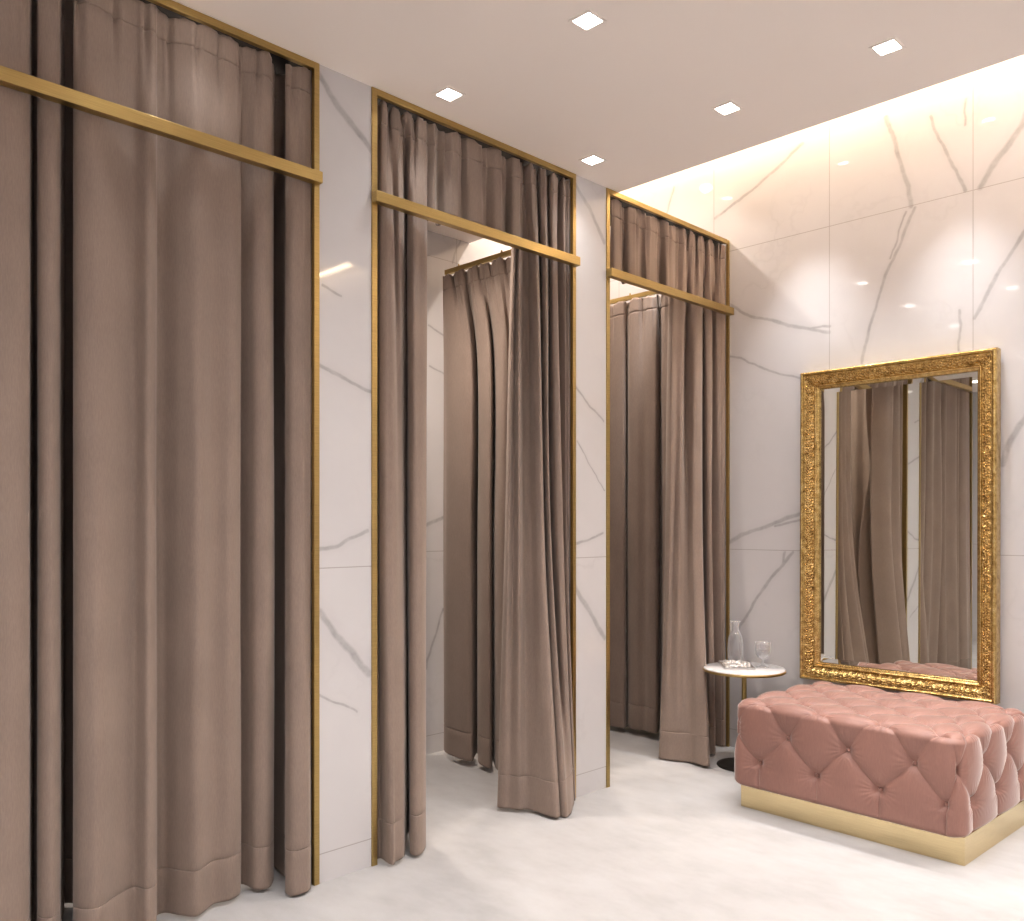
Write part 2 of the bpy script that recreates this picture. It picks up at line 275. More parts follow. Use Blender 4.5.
VALANCE2 = [(2.945, [(-2.805, 2.284), (-2.777, 2.283), (-2.763, 2.303), (-2.784, 2.342), (-2.763, 2.367), (-2.756, 2.416), (-2.777, 2.468), (-2.76, 2.499), (-2.756, 2.553), (-2.777, 2.614), (-2.76, 2.646), (-2.763, 2.691), (-2.784, 2.737), (-2.76, 2.757), (-2.763, 2.798), (-2.798, 2.853)]), (2.7, [(-2.865, 2.333), (-2.805, 2.306), (-2.775, 2.313), (-2.82, 2.372), (-2.775, 2.377), (-2.76, 2.42), (-2.805, 2.493), (-2.768, 2.506), (-2.76, 2.556), (-2.805, 2.64), (-2.768, 2.653), (-2.775, 2.703), (-2.82, 2.772), (-2.768, 2.765), (-2.775, 2.81), (-2.85, 2.906)]), (2.56, [(-2.865, 2.333), (-2.805, 2.306), (-2.775, 2.313), (-2.82, 2.372), (-2.775, 2.377), (-2.76, 2.42), (-2.805, 2.493), (-2.768, 2.506), (-2.76, 2.556), (-2.805, 2.64), (-2.768, 2.653), (-2.775, 2.703), (-2.82, 2.772), (-2.768, 2.765), (-2.775, 2.81), (-2.85, 2.906)])]
VALANCE3 = [(2.945, [(-2.777, 3.461), (-2.763, 3.48), (-2.767, 3.534), (-2.784, 3.589), (-2.763, 3.603), (-2.76, 3.658), (-2.777, 3.724), (-2.76, 3.754), (-2.763, 3.829), (-2.784, 3.903), (-2.76, 3.925), (-2.763, 3.985), (-2.777, 4.043), (-2.763, 4.09), (-2.791, 4.171)]), (2.7, [(-2.805, 3.496), (-2.775, 3.495), (-2.783, 3.554), (-2.82, 3.635), (-2.775, 3.619), (-2.768, 3.669), (-2.805, 3.762), (-2.768, 3.764), (-2.775, 3.845), (-2.82, 3.954), (-2.768, 3.936), (-2.775, 4.002), (-2.805, 4.084), (-2.775, 4.108), (-2.835, 4.237)]), (2.56, [(-2.805, 3.496), (-2.775, 3.495), (-2.783, 3.554), (-2.82, 3.635), (-2.775, 3.619), (-2.768, 3.669), (-2.805, 3.762), (-2.768, 3.764), (-2.775, 3.845), (-2.82, 3.954), (-2.768, 3.936), (-2.775, 4.002), (-2.805, 4.084), (-2.775, 4.108), (-2.835, 4.237)])]
DIVIDER2 = [(2.7, [(-3.773, 3.21), (-3.703, 3.18), (-3.681, 3.19), (-3.687, 3.21), (-3.611, 3.18), (-3.581, 3.19), (-3.579, 3.21), (-3.513, 3.18), (-3.476, 3.19), (-3.481, 3.21), (-3.41, 3.18), (-3.382, 3.19), (-3.387, 3.21), (-3.31, 3.18), (-3.275, 3.19), (-3.273, 3.21), (-3.162, 3.18), (-3.096, 3.2)]), (2.2, [(-3.771, 3.216), (-3.699, 3.176), (-3.613, 3.16), (-3.53, 3.152), (-3.483, 3.16), (-3.52, 3.216), (-3.566, 3.28), (-3.445, 3.184), (-3.373, 3.16), (-3.334, 3.16), (-3.412, 3.256), (-3.306, 3.176), (-3.244, 3.16), (-3.224, 3.176), (-3.242, 3.216), (-3.158, 3.176), (-3.085, 3.16), (-3.096, 3.2)]), (1.2, [(-3.776, 3.22), (-3.692, 3.17), (-3.601, 3.15), (-3.517, 3.14), (-3.472, 3.15), (-3.524, 3.22), (-3.587, 3.3), (-3.441, 3.18), (-3.362, 3.15), (-3.324, 3.15), (-3.427, 3.27), (-3.299, 3.17), (-3.234, 3.15), (-3.217, 3.17), (-3.246, 3.22), (-3.152, 3.17), (-3.075, 3.15), (-3.096, 3.2)]), (0.03, [(-3.776, 3.22), (-3.692, 3.17), (-3.601, 3.15), (-3.517, 3.14), (-3.472, 3.15), (-3.524, 3.22), (-3.587, 3.3), (-3.441, 3.18), (-3.362, 3.15), (-3.324, 3.15), (-3.427, 3.27), (-3.299, 3.17), (-3.234, 3.15), (-3.217, 3.17), (-3.246, 3.22), (-3.152, 3.17), (-3.075, 3.15), (-3.096, 3.2)])]
DIVIDER3 = [(2.7, [(-3.754, 4.372), (-3.691, 4.348), (-3.636, 4.342), (-3.619, 4.372), (-3.567, 4.36), (-3.492, 4.348), (-3.424, 4.342), (-3.373, 4.348), (-3.396, 4.408), (-3.331, 4.354), (-3.268, 4.342), (-3.224, 4.354), (-3.17, 4.342), (-3.13, 4.348), (-3.144, 4.408), (-3.081, 4.36), (-3.015, 4.348), (-2.97, 4.366), (-2.889, 4.348), (-2.842, 4.36)]), (2.2, [(-3.754, 4.372), (-3.691, 4.348), (-3.636, 4.342), (-3.619, 4.372), (-3.567, 4.36), (-3.492, 4.348), (-3.424, 4.342), (-3.373, 4.348), (-3.396, 4.408), (-3.331, 4.354), (-3.268, 4.342), (-3.224, 4.354), (-3.17, 4.342), (-3.13, 4.348), (-3.144, 4.408), (-3.081, 4.36), (-3.015, 4.348), (-2.97, 4.366), (-2.889, 4.348), (-2.842, 4.36)]), (1.2, [(-3.761, 4.38), (-3.684, 4.34), (-3.625, 4.33), (-3.625, 4.38), (-3.567, 4.36), (-3.486, 4.34), (-3.414, 4.33), (-3.367, 4.34), (-3.421, 4.44), (-3.328, 4.35), (-3.259, 4.33), (-3.221, 4.35), (-3.162, 4.33), (-3.125, 4.34), (-3.167, 4.44), (-3.081, 4.36), (-3.009, 4.34), (-2.973, 4.37), (-2.883, 4.34), (-2.842, 4.36)]), (0.04, [(-3.761, 4.38), (-3.684, 4.34), (-3.625, 4.33), (-3.625, 4.38), (-3.567, 4.36), (-3.486, 4.34), (-3.414, 4.33), (-3.367, 4.34), (-3.421, 4.44), (-3.328, 4.35), (-3.259, 4.33), (-3.221, 4.35), (-3.162, 4.33), (-3.125, 4.34), (-3.167, 4.44), (-3.081, 4.36), (-3.009, 4.34), (-2.973, 4.37), (-2.883, 4.34), (-2.842, 4.36)])]
DIVIDER1 = [(2.7, [(-3.72, 1.86), (-3.673, 1.879), (-3.625, 1.848), (-3.578, 1.849), (-3.53, 1.879), (-3.483, 1.858), (-3.435, 1.842), (-3.388, 1.873), (-3.34, 1.87), (-3.293, 1.84), (-3.245, 1.863), (-3.198, 1.878), (-3.15, 1.846), (-3.103, 1.852), (-3.055, 1.88), (-3.008, 1.856), (-2.96, 1.843), (-2.913, 1.875), (-2.865, 1.867)]), (1.2, [(-3.72, 1.86), (-3.673, 1.903), (-3.625, 1.832), (-3.578, 1.835), (-3.53, 1.904), (-3.483, 1.857), (-3.435, 1.819), (-3.388, 1.89), (-3.34, 1.882), (-3.293, 1.816), (-3.245, 1.867), (-3.198, 1.9), (-3.15, 1.827), (-3.103, 1.841), (-3.055, 1.905), (-3.008, 1.85), (-2.96, 1.822), (-2.913, 1.895), (-2.865, 1.876)]), (0.03, [(-3.72, 1.86), (-3.673, 1.907), (-3.625, 1.829), (-3.578, 1.832), (-3.53, 1.908), (-3.483, 1.856), (-3.435, 1.814), (-3.388, 1.893), (-3.34, 1.884), (-3.293, 1.811), (-3.245, 1.867), (-3.198, 1.904), (-3.15, 1.824), (-3.103, 1.839), (-3.055, 1.91), (-3.008, 1.849), (-2.96, 1.818), (-2.913, 1.899), (-2.865, 1.877)])]

# ---------------------------------------------------------------- setting
XW = -2.74           # face of the booth front wall
YB = 4.53            # face of the back wall
XB = -3.85           # back of the booths
struct('floor', (-4.0, 2.6, -2.6, 4.7, -.06, 0), M['carpet'])
struct('ceiling', (-4.0, XC, -2.6, YC, ZC, ZC+.05), M['ceiling'])
struct('ceiling', (-4.0, 2.6, -2.6, 4.7, ZT, ZT+.05), M['ceiling'])
struct('wall_back', (-4.0, 2.6, YB, 4.7, 0, ZT), M['marble_back'])
struct('wall_booths', (-4.0, XB, -2.6, YB, 0, ZT), M['marble_booth'])
struct('wall_right', (2.5, 2.6, -2.6, YB, 0, ZT), M['marble_plain'])
struct('wall_front', (XW-.12, 2.5, -2.6, -2.5, 0, ZT), M['marble_plain'])
BAYS = ((.57, 1.742), (1.974, 3.156), (3.388, 4.528))
struct('wall_left', (XW-.10, XW, -2.5, BAYS[0][0], 0, ZC), M['marble_pier'])
struct('wall_left', (XW-.10, XW, BAYS[0][1], BAYS[1][0], 0, ZC), M['marble_pier'])
struct('wall_left', (XW-.10, XW, BAYS[1][1], BAYS[2][0], 0, ZC), M['marble_pier'])

# gold frames lining each booth opening
where = ('the nearest booth, whose taupe curtains are closed', 'the middle booth', 'the farthest booth, in the corner by the back wall')
for (y0, y1), wh in zip(BAYS, where):
    r = empty('gold_door_frame', (XW, (y0+y1)/2, 0)); tag(r, 'slim brushed gold frame with a crossbar around '+wh, 'door frame', 'gold frames of the fitting booths')
    cx_, cy_ = -XW, -(y0+y1)/2
    def fb(name, d, bev=.0012):
        x0, x1, a, b, z0, z1 = d
        return box(name, (x0+cx_, x1+cx_, a+cy_, b+cy_, z0, z1), M['gold'], r, bev)
    fb('jamb', (XW-.03, XW+.006, y0, y0+.024, 0, ZC-.001)); fb('jamb', (XW-.012, XW+.006, y1-(.022 if y1 < 4 else .012), y1, 0, ZC-.001))
    fb('header', (XW-.012, XW+.006, y0+.024, y1-.022, ZC-.026, ZC-.001))
    fb('crossbar', (XW+.006, XW+.040, y0-.004, min(y1-.008, YB-.002), 2.525, 2.566), .002)
    bm = bmesh.new(); add_box(bm, XW-.30+cx_, XW-.012+cx_, y0+.024+cy_, y1-.022+cy_, ZC-.020, ZC-.010); bm_obj('curtain_track', bm, M['dark'], r)

# downlights
def downlight(x, y, lab, grp):
    r = empty('downlight', (x, y, ZC)); tag(r, lab, 'ceiling light', grp)
    bm = bmesh.new(); h = .046; q = .036
    for a in (0, 1, 2, 3):
        rot = Matrix.Rotation(a*PI/2, 4, 'Z')
        vs = [rot @ Vector(v) for v in ((-h, -h, 0), (h, -h, 0), (h, -h, -.003), (-h, -h, -.003), (-q, -q, -.003), (q, -q, -.003), (q, -q, .0), (-q, -q, .0))]
        b = [bm.verts.new(v) for v in vs]
        for f in ((0, 1, 2, 3), (3, 2, 5, 4), (4, 5, 6, 7)): bm.faces.new([b[i] for i in f])
    bm_obj('trim_ring', bm, M['ceiling'], r)
    box('lamp', (-.034, .034, -.034, .034, -.0028, -.0004), M['lamp'], r)
    return r
vis = {(0, 0): 'small square recessed ceiling light just above the pier right of the middle booth', (0, 1): 'small square recessed ceiling light above the left curtain of the middle booth',
       (1, 0): 'small square recessed ceiling light by the cove, second from the right edge', (1, 1): 'small square recessed ceiling light closest to the top edge of the photo',
       (2, 0): 'small square recessed ceiling light farthest right, near the glowing cove'}
for i, x in enumerate(DOWN_X):
    for j, y in enumerate(DOWN_Y):
        d = downlight(x, y, vis.get((i, j), 'small square recessed ceiling light over the near part of the room, outside the photo'), 'recessed ceiling lights')
        if x > XC: d.location.z = ZT
for y, lab in ((1.15, 'nearest booth'), (2.5, 'middle booth')):
    downlight(-3.25, y, 'small square recessed ceiling light inside the '+lab, 'booth ceiling lights'); lamp_spot((-3.25, y, ZC-.012), BOOTH_W, 2.6, color=BOOTHC)

downlight(-3.3, 3.9, 'small square recessed light in the high ceiling of the farthest booth', 'booth ceiling lights').location.z = ZT; lamp_spot((-3.3, 3.9, ZT-.012), BOOTH_W*.9, 2.6, color=BOOTHC)
# cove led strip along the top of the back wall
led = box('led_strip', (-3.8, 2.45, YB-.10, YB-.05, ZT-.03, ZT-.012), M['led']); tag(led, 'warm white light strip hidden high in the ceiling cove along the back wall', 'light strip')
lamp_area((-.67, YB-.13, ZT-.035), 6.2, .05, LED_W, LED, (0, 0, 0))

ledge = box('led_strip', (XC-.36, XC-.33, -2.4, YC-.1, ZC+.052, ZC+.066), M['led']); tag(ledge, 'added warm white fill strip, unseen, on the ledge where the low ceiling steps up, outside the photo', 'light strip')
lamp_area((XC-.34, .5, ZC+.075), .04, 5.8, LEDGE_FILL_W, SOFT, (0, -PI*.80, 0))  # strip and lamp are added out of view to bounce general fill

# ceiling mounted cans washing the back wall, the mirror and the ottoman from inside the cove
for x, lab in ((-2.95, 'above the farthest booth'), (-2.2, 'above the side table'), (-1.44, 'above the ottoman'), (-.68, 'right of the ottoman'), (.1, 'farther right, outside the photo')):
    r = empty('can_spotlight', (x, 4.2, ZT)); tag(r, 'white cylinder spotlight hidden in the ceiling cove '+lab, 'spotlight', 'can spotlights in the cove')
    lathe('can_body', [(0, 0), (.04, 0), (.04, -.262), (.034, -.262), (.034, -.25), (0, -.25)], M['ceiling'], r, 32)
    lathe('lamp', [(.0335, -.2515), (.0335, -.2545), (0, -.2545)], M['lamp'], r, 24)
    lamp_spot((x, 4.2, ZT-.262), CAN_W, 1.12, .9)

# ---------------------------------------------------------------- curtains
def catmull(P, n):
    P = np.array(P, float); P = np.vstack([2*P[0]-P[1], P, 2*P[-1]-P[-2]]); out = []
    for i in range(1, len(P)-2):
        p0, p1, p2, p3 = P[i-1:i+3]
        # centripetal parametrisation keeps tight folds from looping
        t0 = 0; t1 = t0+max(1e-4, np.linalg.norm(p1-p0))**.5; t2 = t1+max(1e-4, np.linalg.norm(p2-p1))**.5; t3 = t2+max(1e-4, np.linalg.norm(p3-p2))**.5
        for t in np.linspace(t1, t2, n, endpoint=False):
            a1 = (t1-t)/(t1-t0)*p0+(t-t0)/(t1-t0)*p1; a2 = (t2-t)/(t2-t1)*p1+(t-t1)/(t2-t1)*p2; a3 = (t3-t)/(t3-t2)*p2+(t-t2)/(t3-t2)*p3
            b1 = (t2-t)/(t2-t0)*a1+(t-t0)/(t2-t0)*a2; b2 = (t3-t)/(t3-t1)*a2+(t-t1)/(t3-t1)*a3
            out.append((t2-t)/(t2-t1)*b1+(t-t1)/(t2-t1)*b2)
    out.append(P[-2]); return np.array(out)
def curtain(name, levels, label, group=None, ylim=None, n=9, head=.085, hem=.15, pinch=None, outward=(1, 0), hemwave=.006, topwave=.004, seed=0, pn=14, a0=None, a1=None, pk=1.25):
    """levels: (z, [(x,y)..]) from top to bottom; one sheet of cloth with a heading band and a hem"""
    rs = np.random.RandomState(seed)
    zs = np.array([l[0] for l in levels]); paths = []
    for z, P in levels:
        P = np.array(P, float)
        if ylim:
            for s, lim in ((-1, ylim[0]), (1, ylim[1])):
                if lim is None: continue
                y = P[:, 1]*s; L = lim*s; k = y > L-.05
                y = np.where(k, L-.05*np.exp(-(y-(L-.05))/.05), y); P[:, 1] = y*s
        if a0: P = np.vstack([[a0], P])
        if a1: P = np.vstack([P, [a1]])
        paths.append(catmull(P, n))
    paths = np.array(paths)                       # levels x N x 2
    N = paths.shape[1]
    ztop, zbot = zs[0], zs[-1]
    zr = np.unique(np.round(np.concatenate([np.linspace(ztop, ztop-.30, 22), [ztop-head, ztop-head-.006, ztop-head+.006], np.linspace(ztop-.3, zbot, 46), [zbot+hem, zbot+hem-.005, zbot+hem+.005, zbot+.01]]), 4))[::-1]
    # smooth interpolation in z (hermite)
    tan = np.zeros_like(paths)
    for i in range(len(zs)):
        a = max(0, i-1); b = min(len(zs)-1, i+1); tan[i] = (paths[b]-paths[a])/(zs[b]-zs[a])
    rows = []
    arc = np.concatenate([[0], np.cumsum(np.linalg.norm(np.diff(paths[0], axis=0), axis=1))])
    ph = rs.rand(8)*6.28
    ow = np.array(outward, float)
    for z in zr:
        i = min(len(zs)-2, max(0, int(np.sum(zs > z+1e-9))-1)); h = zs[i+1]-zs[i]; t = (z-zs[i])/h
        p = (2*t**3-3*t**2+1)*paths[i]+(t**3-2*t**2+t)*h*tan[i]+(-2*t**3+3*t**2)*paths[i+1]+(t**3-t**2)*h*tan[i+1]
        d = ztop-z
        q = 0.0022*np.sin(arc*23+ph[0]+z*1.7)*np.sin(z*2.1+ph[1]+arc*3)+.0015*np.sin(arc*61+ph[2]-z*2.3)
        # pinch pleats: gathered tight under the heading band, fading out below it
        g = np.exp(-((d-head)/.045)**2)*.8+np.exp(-(d/.06)**2)*.35
        if d > head: g = np.exp(-((d-head)/.11)**1.2)*.8
        s = (arc/arc[-1]*pn+.35*np.sin(arc*5+ph[3])) % 1
        q = q-.016*pk*g*np.exp(-((s-.5)/.11)**2)+.008*pk*g*np.exp(-((s-.34)/.07)**2)+.008*pk*g*np.exp(-((s-.66)/.07)**2)
        if abs(d-head) < 1e-3: q = q-.003
        if abs(z-(zbot+hem)) < 1e-3: q = q-.0025
        p = p+np.outer(q, ow)
        zz = np.full(N, z)
        zz = zz+(topwave*np.sin(arc*31+ph[4])-.010*np.abs(np.sin(s*PI)))*max(0, 1-d/.12)
        zz = zz+hemwave*np.sin(arc*9+ph[5])*max(0, 1-(z-zbot)/.35)
        rows.append(np.column_stack([p, zz]))
    rows = np.array(rows)
    def part(nm, a, b, parent):
        R = rows[a:b+1]; o = mesh_np(nm, R.reshape(-1, 3), grid_faces(len(R), N), M['taupe'], parent)
        sm = o.modifiers.new('cloth', 'SOLIDIFY'); sm.thickness = .0035; sm.offset = 0; return o
    ih = int(np.argmin(abs(zr-(ztop-head)))); ib = int(np.argmin(abs(zr-(zbot+hem))))
    root = part(name, ih, ib, None); tag(root, label, 'curtain', group)
    part('pleated_heading', 0, ih, root); part('hem', ib, len(zr)-1, root)
    return root

G = 'taupe curtains of the fitting booths'
b1 = BAY1
cut = 16
curtain('curtain', [(z, P[:cut]) for z, P in b1], 'narrow left part of the closed taupe curtains on the nearest booth, at the photo edge', G, (.60, None), seed=1, pn=7, n=8, a0=(-2.762, .598))
curtain('curtain', [(z, P[cut-1:]) for z, P in b1], 'wide taupe velvet curtain closing the nearest booth, its broad folds ending at the marble pier', G, (None, 1.712), seed=2, pn=13, n=8, a1=(-2.758, 1.7195))
curtain('curtain', BAY2_LEFT, 'narrow taupe curtain bunched against the left jamb of the middle booth', G, (2.012, None), seed=3, pn=9, a0=(-2.765, 2.002))
curtain('curtain', BAY2_RIGHT, 'taupe curtain pulled to the right jamb of the middle booth, flaring out at its hem', G, (None, 3.126), seed=4, pn=10, a1=(-2.758, 3.1335))
curtain('curtain', BAY3_RIGHT, 'taupe curtain of the farthest booth, pulled to the corner behind the side table', G, (None, 4.506), seed=5, pn=10, a1=(-2.758, 4.514))
V = 'short taupe valances above the crossbars'
curtain('valance', VALANCE2, 'short taupe valance above the crossbar of the middle booth', V, None, n=12, hem=.035, seed=6, hemwave=.004, pn=6, topwave=.008, pk=1.9)
curtain('valance', VALANCE3, 'short taupe valance above the crossbar of the farthest booth', V, (3.42, None), n=12, hem=.035, seed=7, hemwave=.004, pn=6, topwave=.008, pk=1.9)
D = 'inner curtains hanging inside the booths'
curtain('inner_curtain', DIVIDER2, 'taupe inner curtain seen through the opening of the middle booth', D, None, seed=8, outward=(0, -1), pn=12)
curtain('inner_curtain', DIVIDER3, 'taupe inner curtain along the back of the farthest booth', D, None, seed=9, outward=(0, -1), pn=12)
curtain('inner_curtain', DIVIDER1, 'taupe inner curtain between the nearest and middle booths, seen only in the mirror', D, None, seed=10, outward=(0, 1), pn=12)
def rail(y, x0, x1, z, lab):
    r = empty('curtain_rail', (0, y, z)); tag(r, lab, 'curtain rail', 'rails inside the booths')
    box('rail_bar', (x0, x1, -.012, .012, 0, .026), M['gold'], r, .002)
    for fx in (.12, .5, .88):
        bm = bmesh.new(); add_box(bm, x0+(x1-x0)*fx-.004, x0+(x1-x0)*fx+.004, -.004, .004, .024, .04, .001); bm_obj('carrier', bm, M['gold'], r)
rail(3.2, -3.735, XW-.10, 2.70, 'thin gold rail carrying the inner curtain of the middle booth')
rail(1.86, -3.735, XW-.10, 2.70, 'thin gold rail carrying the inner curtain between the nearest and middle booths')
rail(4.36, XB+.02, XW-.10, 2.70, 'thin gold rail carrying the inner curtain of the farthest booth')

# ---------------------------------------------------------------- tufted ottoman
OX0, OX1, OY0, OY1, OZ0, OZ1 = -2.152, -1.138, 3.572, 4.37, .094, .496
def ottoman():
    root = empty('tufted_ottoman', (OX0, OY0, 0)); root.rotation_euler = (0, 0, math.radians(-2.2)); tag(root, 'large dusty pink velvet ottoman with deep button tufting on a gold plinth', 'ottoman')
    LX, LY, LZ = OX1-OX0, OY1-OY0, OZ1-OZ0
    px = .27; py = LY/3; pz = .275
    U = lambda x: np.interp(x, [0, .277, .552, .827, .950, LX], [0, 1, 2, 3, 3.5, 4])
    UI = lambda u: np.interp(u, [0, 1, 2, 3, 3.5, 4], [0, .277, .552, .827, .950, LX])
    A = .028; R = .062
    cor = lambda x, L: np.clip(1-x/.10, 0, 1)+np.clip(1-(L-x)/.10, 0, 1)
    def tri(q): return np.abs((q+.5) % 1-.5)*2       # 0 on a crease, 1 between
    def height(u, v, low):
        """u, v in pitches on the unfolded surface; low: how far past the lowest row of buttons (0..)"""
        g1 = np.sin(tri(u+v-.5)*PI/2); g2 = np.sin(tri(u-v-.5)*PI/2)
        h = (np.maximum(g1, 0)*np.maximum(g2, 0))**.32
        bead = (np.exp(-(tri(u+v-.5)/.035)**2)+np.exp(-(tri(u-v-.5)/.035)**2))
        g3 = np.sin(tri(u-.5)*PI/2)**.32
        t = np.clip(low/.12, 0, 1); t = t*t*(3-2*t)
        h = np.where(low > 0, h*(1-t)+g3*t, h)
        # deep pits at the buttons, radiating gathers around them
        bu = np.round((u+v-.5)); bv = np.round((u-v-.5))
        cu = (bu+bv+1)/2; cv = (bu-bv)/2
        du = u-cu; dv = v-cv; rr = np.sqrt(du*du+dv*dv); an = np.arctan2(dv, du)
        okb = low <= .25
        pit = np.exp(-(rr/.085)**2)
        h = h+np.where(low <= 0, .16*bead, 0)*(1-np.exp(-(rr/.16)**2))
        h = h-np.where(okb, .60*pit, 0)
        gath = np.cos(an*22+np.sin(cu*7+cv*3)*2)*np.exp(-((rr-.17)/.11)**2)*.030
        h = h+np.where(okb, gath, 0)
        return h*A-A*.75
    verts = []; faces = []
    st = .0032
    nx = int(LX/st); ny = int(LY/st); nz = int(LZ/st)
    def face(gridp, uv, low, nr, nc):
        P = gridp.reshape(-1, 3)
        C0 = np.array([R, R, R]); C1 = np.array([LX-R, LY-R, LZ-R*.6])
        C0[2] = R*.5
        c = np.clip(P, C0, C1); d = P-c; ln = np.linalg.norm(d, axis=1, keepdims=True); nrm = d/np.maximum(ln, 1e-9)
        Rl = np.array([R, R, R*.6]); top = P[:, 2] > LZ-R*.6; Rz = np.where(P[:, 2] < R*.5, R*.5, R*.6)
        # ellipsoidal rounding per axis
        sc = np.column_stack([np.full(len(P), R), np.full(len(P), R), Rz]); e = d/sc; el = np.linalg.norm(e, axis=1, keepdims=True); q = c+e/np.maximum(el, 1e-9)*sc
        nn = (e/np.maximum(el, 1e-9))/sc; nn /= np.linalg.norm(nn, axis=1, keepdims=True)
        h = height(uv[0].ravel(), uv[1].ravel(), low.ravel())
        fade = np.clip((P[:, 2])/.035, 0, 1)
        h = h*fade+(-A*.05)*(1-fade)
        ck = cor(P[:, 0], LX)*cor(P[:, 1], LY); ck2 = ck*np.clip(1-(LZ-P[:, 2])/.12, 0, 1); mk = np.clip(ck2*1.7, 0, 1); h = h*(1-mk)-A*.30*mk
        off = sum(len(v) for v in verts)
        verts.append(q+nn*h[:, None]); faces.extend(grid_faces(nr, nc, off=off))
    xs = np.linspace(0, LX, nx); ys = np.linspace(0, LY, ny); zz = np.linspace(0, LZ, nz)
    sm_ = lambda t: np.clip(t, 0, 1)**2*(3-2*np.clip(t, 0, 1))
    VT = lambda y: np.interp(y, [0, .05, LY-.05, LY], [-.17, 0, 3, 3.17])
    UT = lambda x: np.interp(x, [0, .05, .277, .552, .827, LX-.05, LX], [-.17, 0, 1, 2, 3, 4, 4.17])
    DV = lambda d: np.interp(d, [0, .138, .272, .5], [.17, .5, 1.0, 1.85])
    YV = lambda y: y/py
    X, Y = np.meshgrid(xs, ys); wy = sm_(np.minimum(Y, LY-Y)/.10); wx = sm_(np.minimum(X, LX-X)/.10)
    face(np.stack([X, Y, np.full_like(X, LZ)], -1), (U(X)*(1-wy)+UT(X)*wy, YV(Y)*(1-wx)*(wy)+VT(Y)*(1-(1-wx)*wy)), np.zeros_like(X)-1, ny, nx)
    for yv, s in ((0, 1), (LY, -1)):
        X, Z = np.meshgrid(xs, zz); dv = DV(LZ-Z); face(np.stack([X, np.full_like(X, yv), Z], -1), (U(X), -dv if s == 1 else 3+dv), dv-1.0, nz, nx)
    for xv, s in ((0, -1), (LX, 1)):
        Y, Z = np.meshgrid(ys, zz); dv = DV(LZ-Z); face(np.stack([np.full_like(Y, xv), Y, Z], -1), (Y/py+0.0, dv), dv-1.0, nz, ny)
    X, Y = np.meshgrid(xs[::4], ys[::4]); P = np.stack([X, Y, np.zeros_like(X)], -1)
    face(P, (X*0+.5, Y*0+.5), X*0-1, len(ys[::4]), len(xs[::4]))
    V_ = np.vstack(verts)
    me = bpy.data.meshes.new('cushion'); me.from_pydata([tuple(v) for v in V_], [], faces)
    bm = bmesh.new(); bm.from_mesh(me); bmesh.ops.remove_doubles(bm, verts=bm.verts, dist=2e-4); bmesh.ops.recalc_face_normals(bm, faces=bm.faces); bm.to_mesh(me); bm.free()
    me.polygons.foreach_set('use_smooth', [True]*len(me.polygons))
    cu = link('cushion', me, M['pink'], root); cu.location = (0, 0, OZ0)
    # covered buttons, sunk in the pits
    bb = lathe('button', [(0, .006), (.004, .0055), (.008, .003), (.010, -.001), (.008, -.005), (0, -.006)], M['pink'], cu, 20)
    dep = A*1.0; DZ = {.5: .138, 1.0: .272}
    spots = []
    for i in range(0, 9):
        for j in range(0, 7):
            u = i/2; v = j/2
            if abs(((u+v) % 1)-.5) < .01 and 0 < i < 8 and 0 < j < 6: spots.append(((UI(u), .05+v*(LY-.1)/3, LZ-dep), (0, 0, 0)))
    for i in (1, 3, 5, 7):
        spots.append(((UI(i/2), .05, LZ-dep), (0, 0, 0))); spots.append(((UI(i/2), LY-.05, LZ-dep), (0, 0, 0)))
    for i in range(1, 8):
        u = i/2; v = .5 if i % 2 == 0 else 1.0
        spots.append(((UI(u), dep, LZ-DZ[v]), (PI/2, 0, 0))); spots.append(((UI(u), LY-dep, LZ-DZ[v]), (-PI/2, 0, 0)))
    for j in range(1, 6):
        v = .5 if j % 2 == 0 else 1.0
        spots.append(((LX-dep, j/2*py, LZ-DZ[v]), (0, PI/2, 0))); spots.append(((dep, j/2*py, LZ-DZ[v]), (0, -PI/2, 0)))
    for k, (lc, rt) in enumerate(spots):
        o = bb if k == 0 else bb.copy()
        if k: COL.objects.link(o); o.parent = cu
        o.location = lc; o.rotation_euler = rt
    box('plinth', (.030, LX-.006, .038, LY-.045, 0, .110), M['gold_pale'], root, .002)
ottoman()

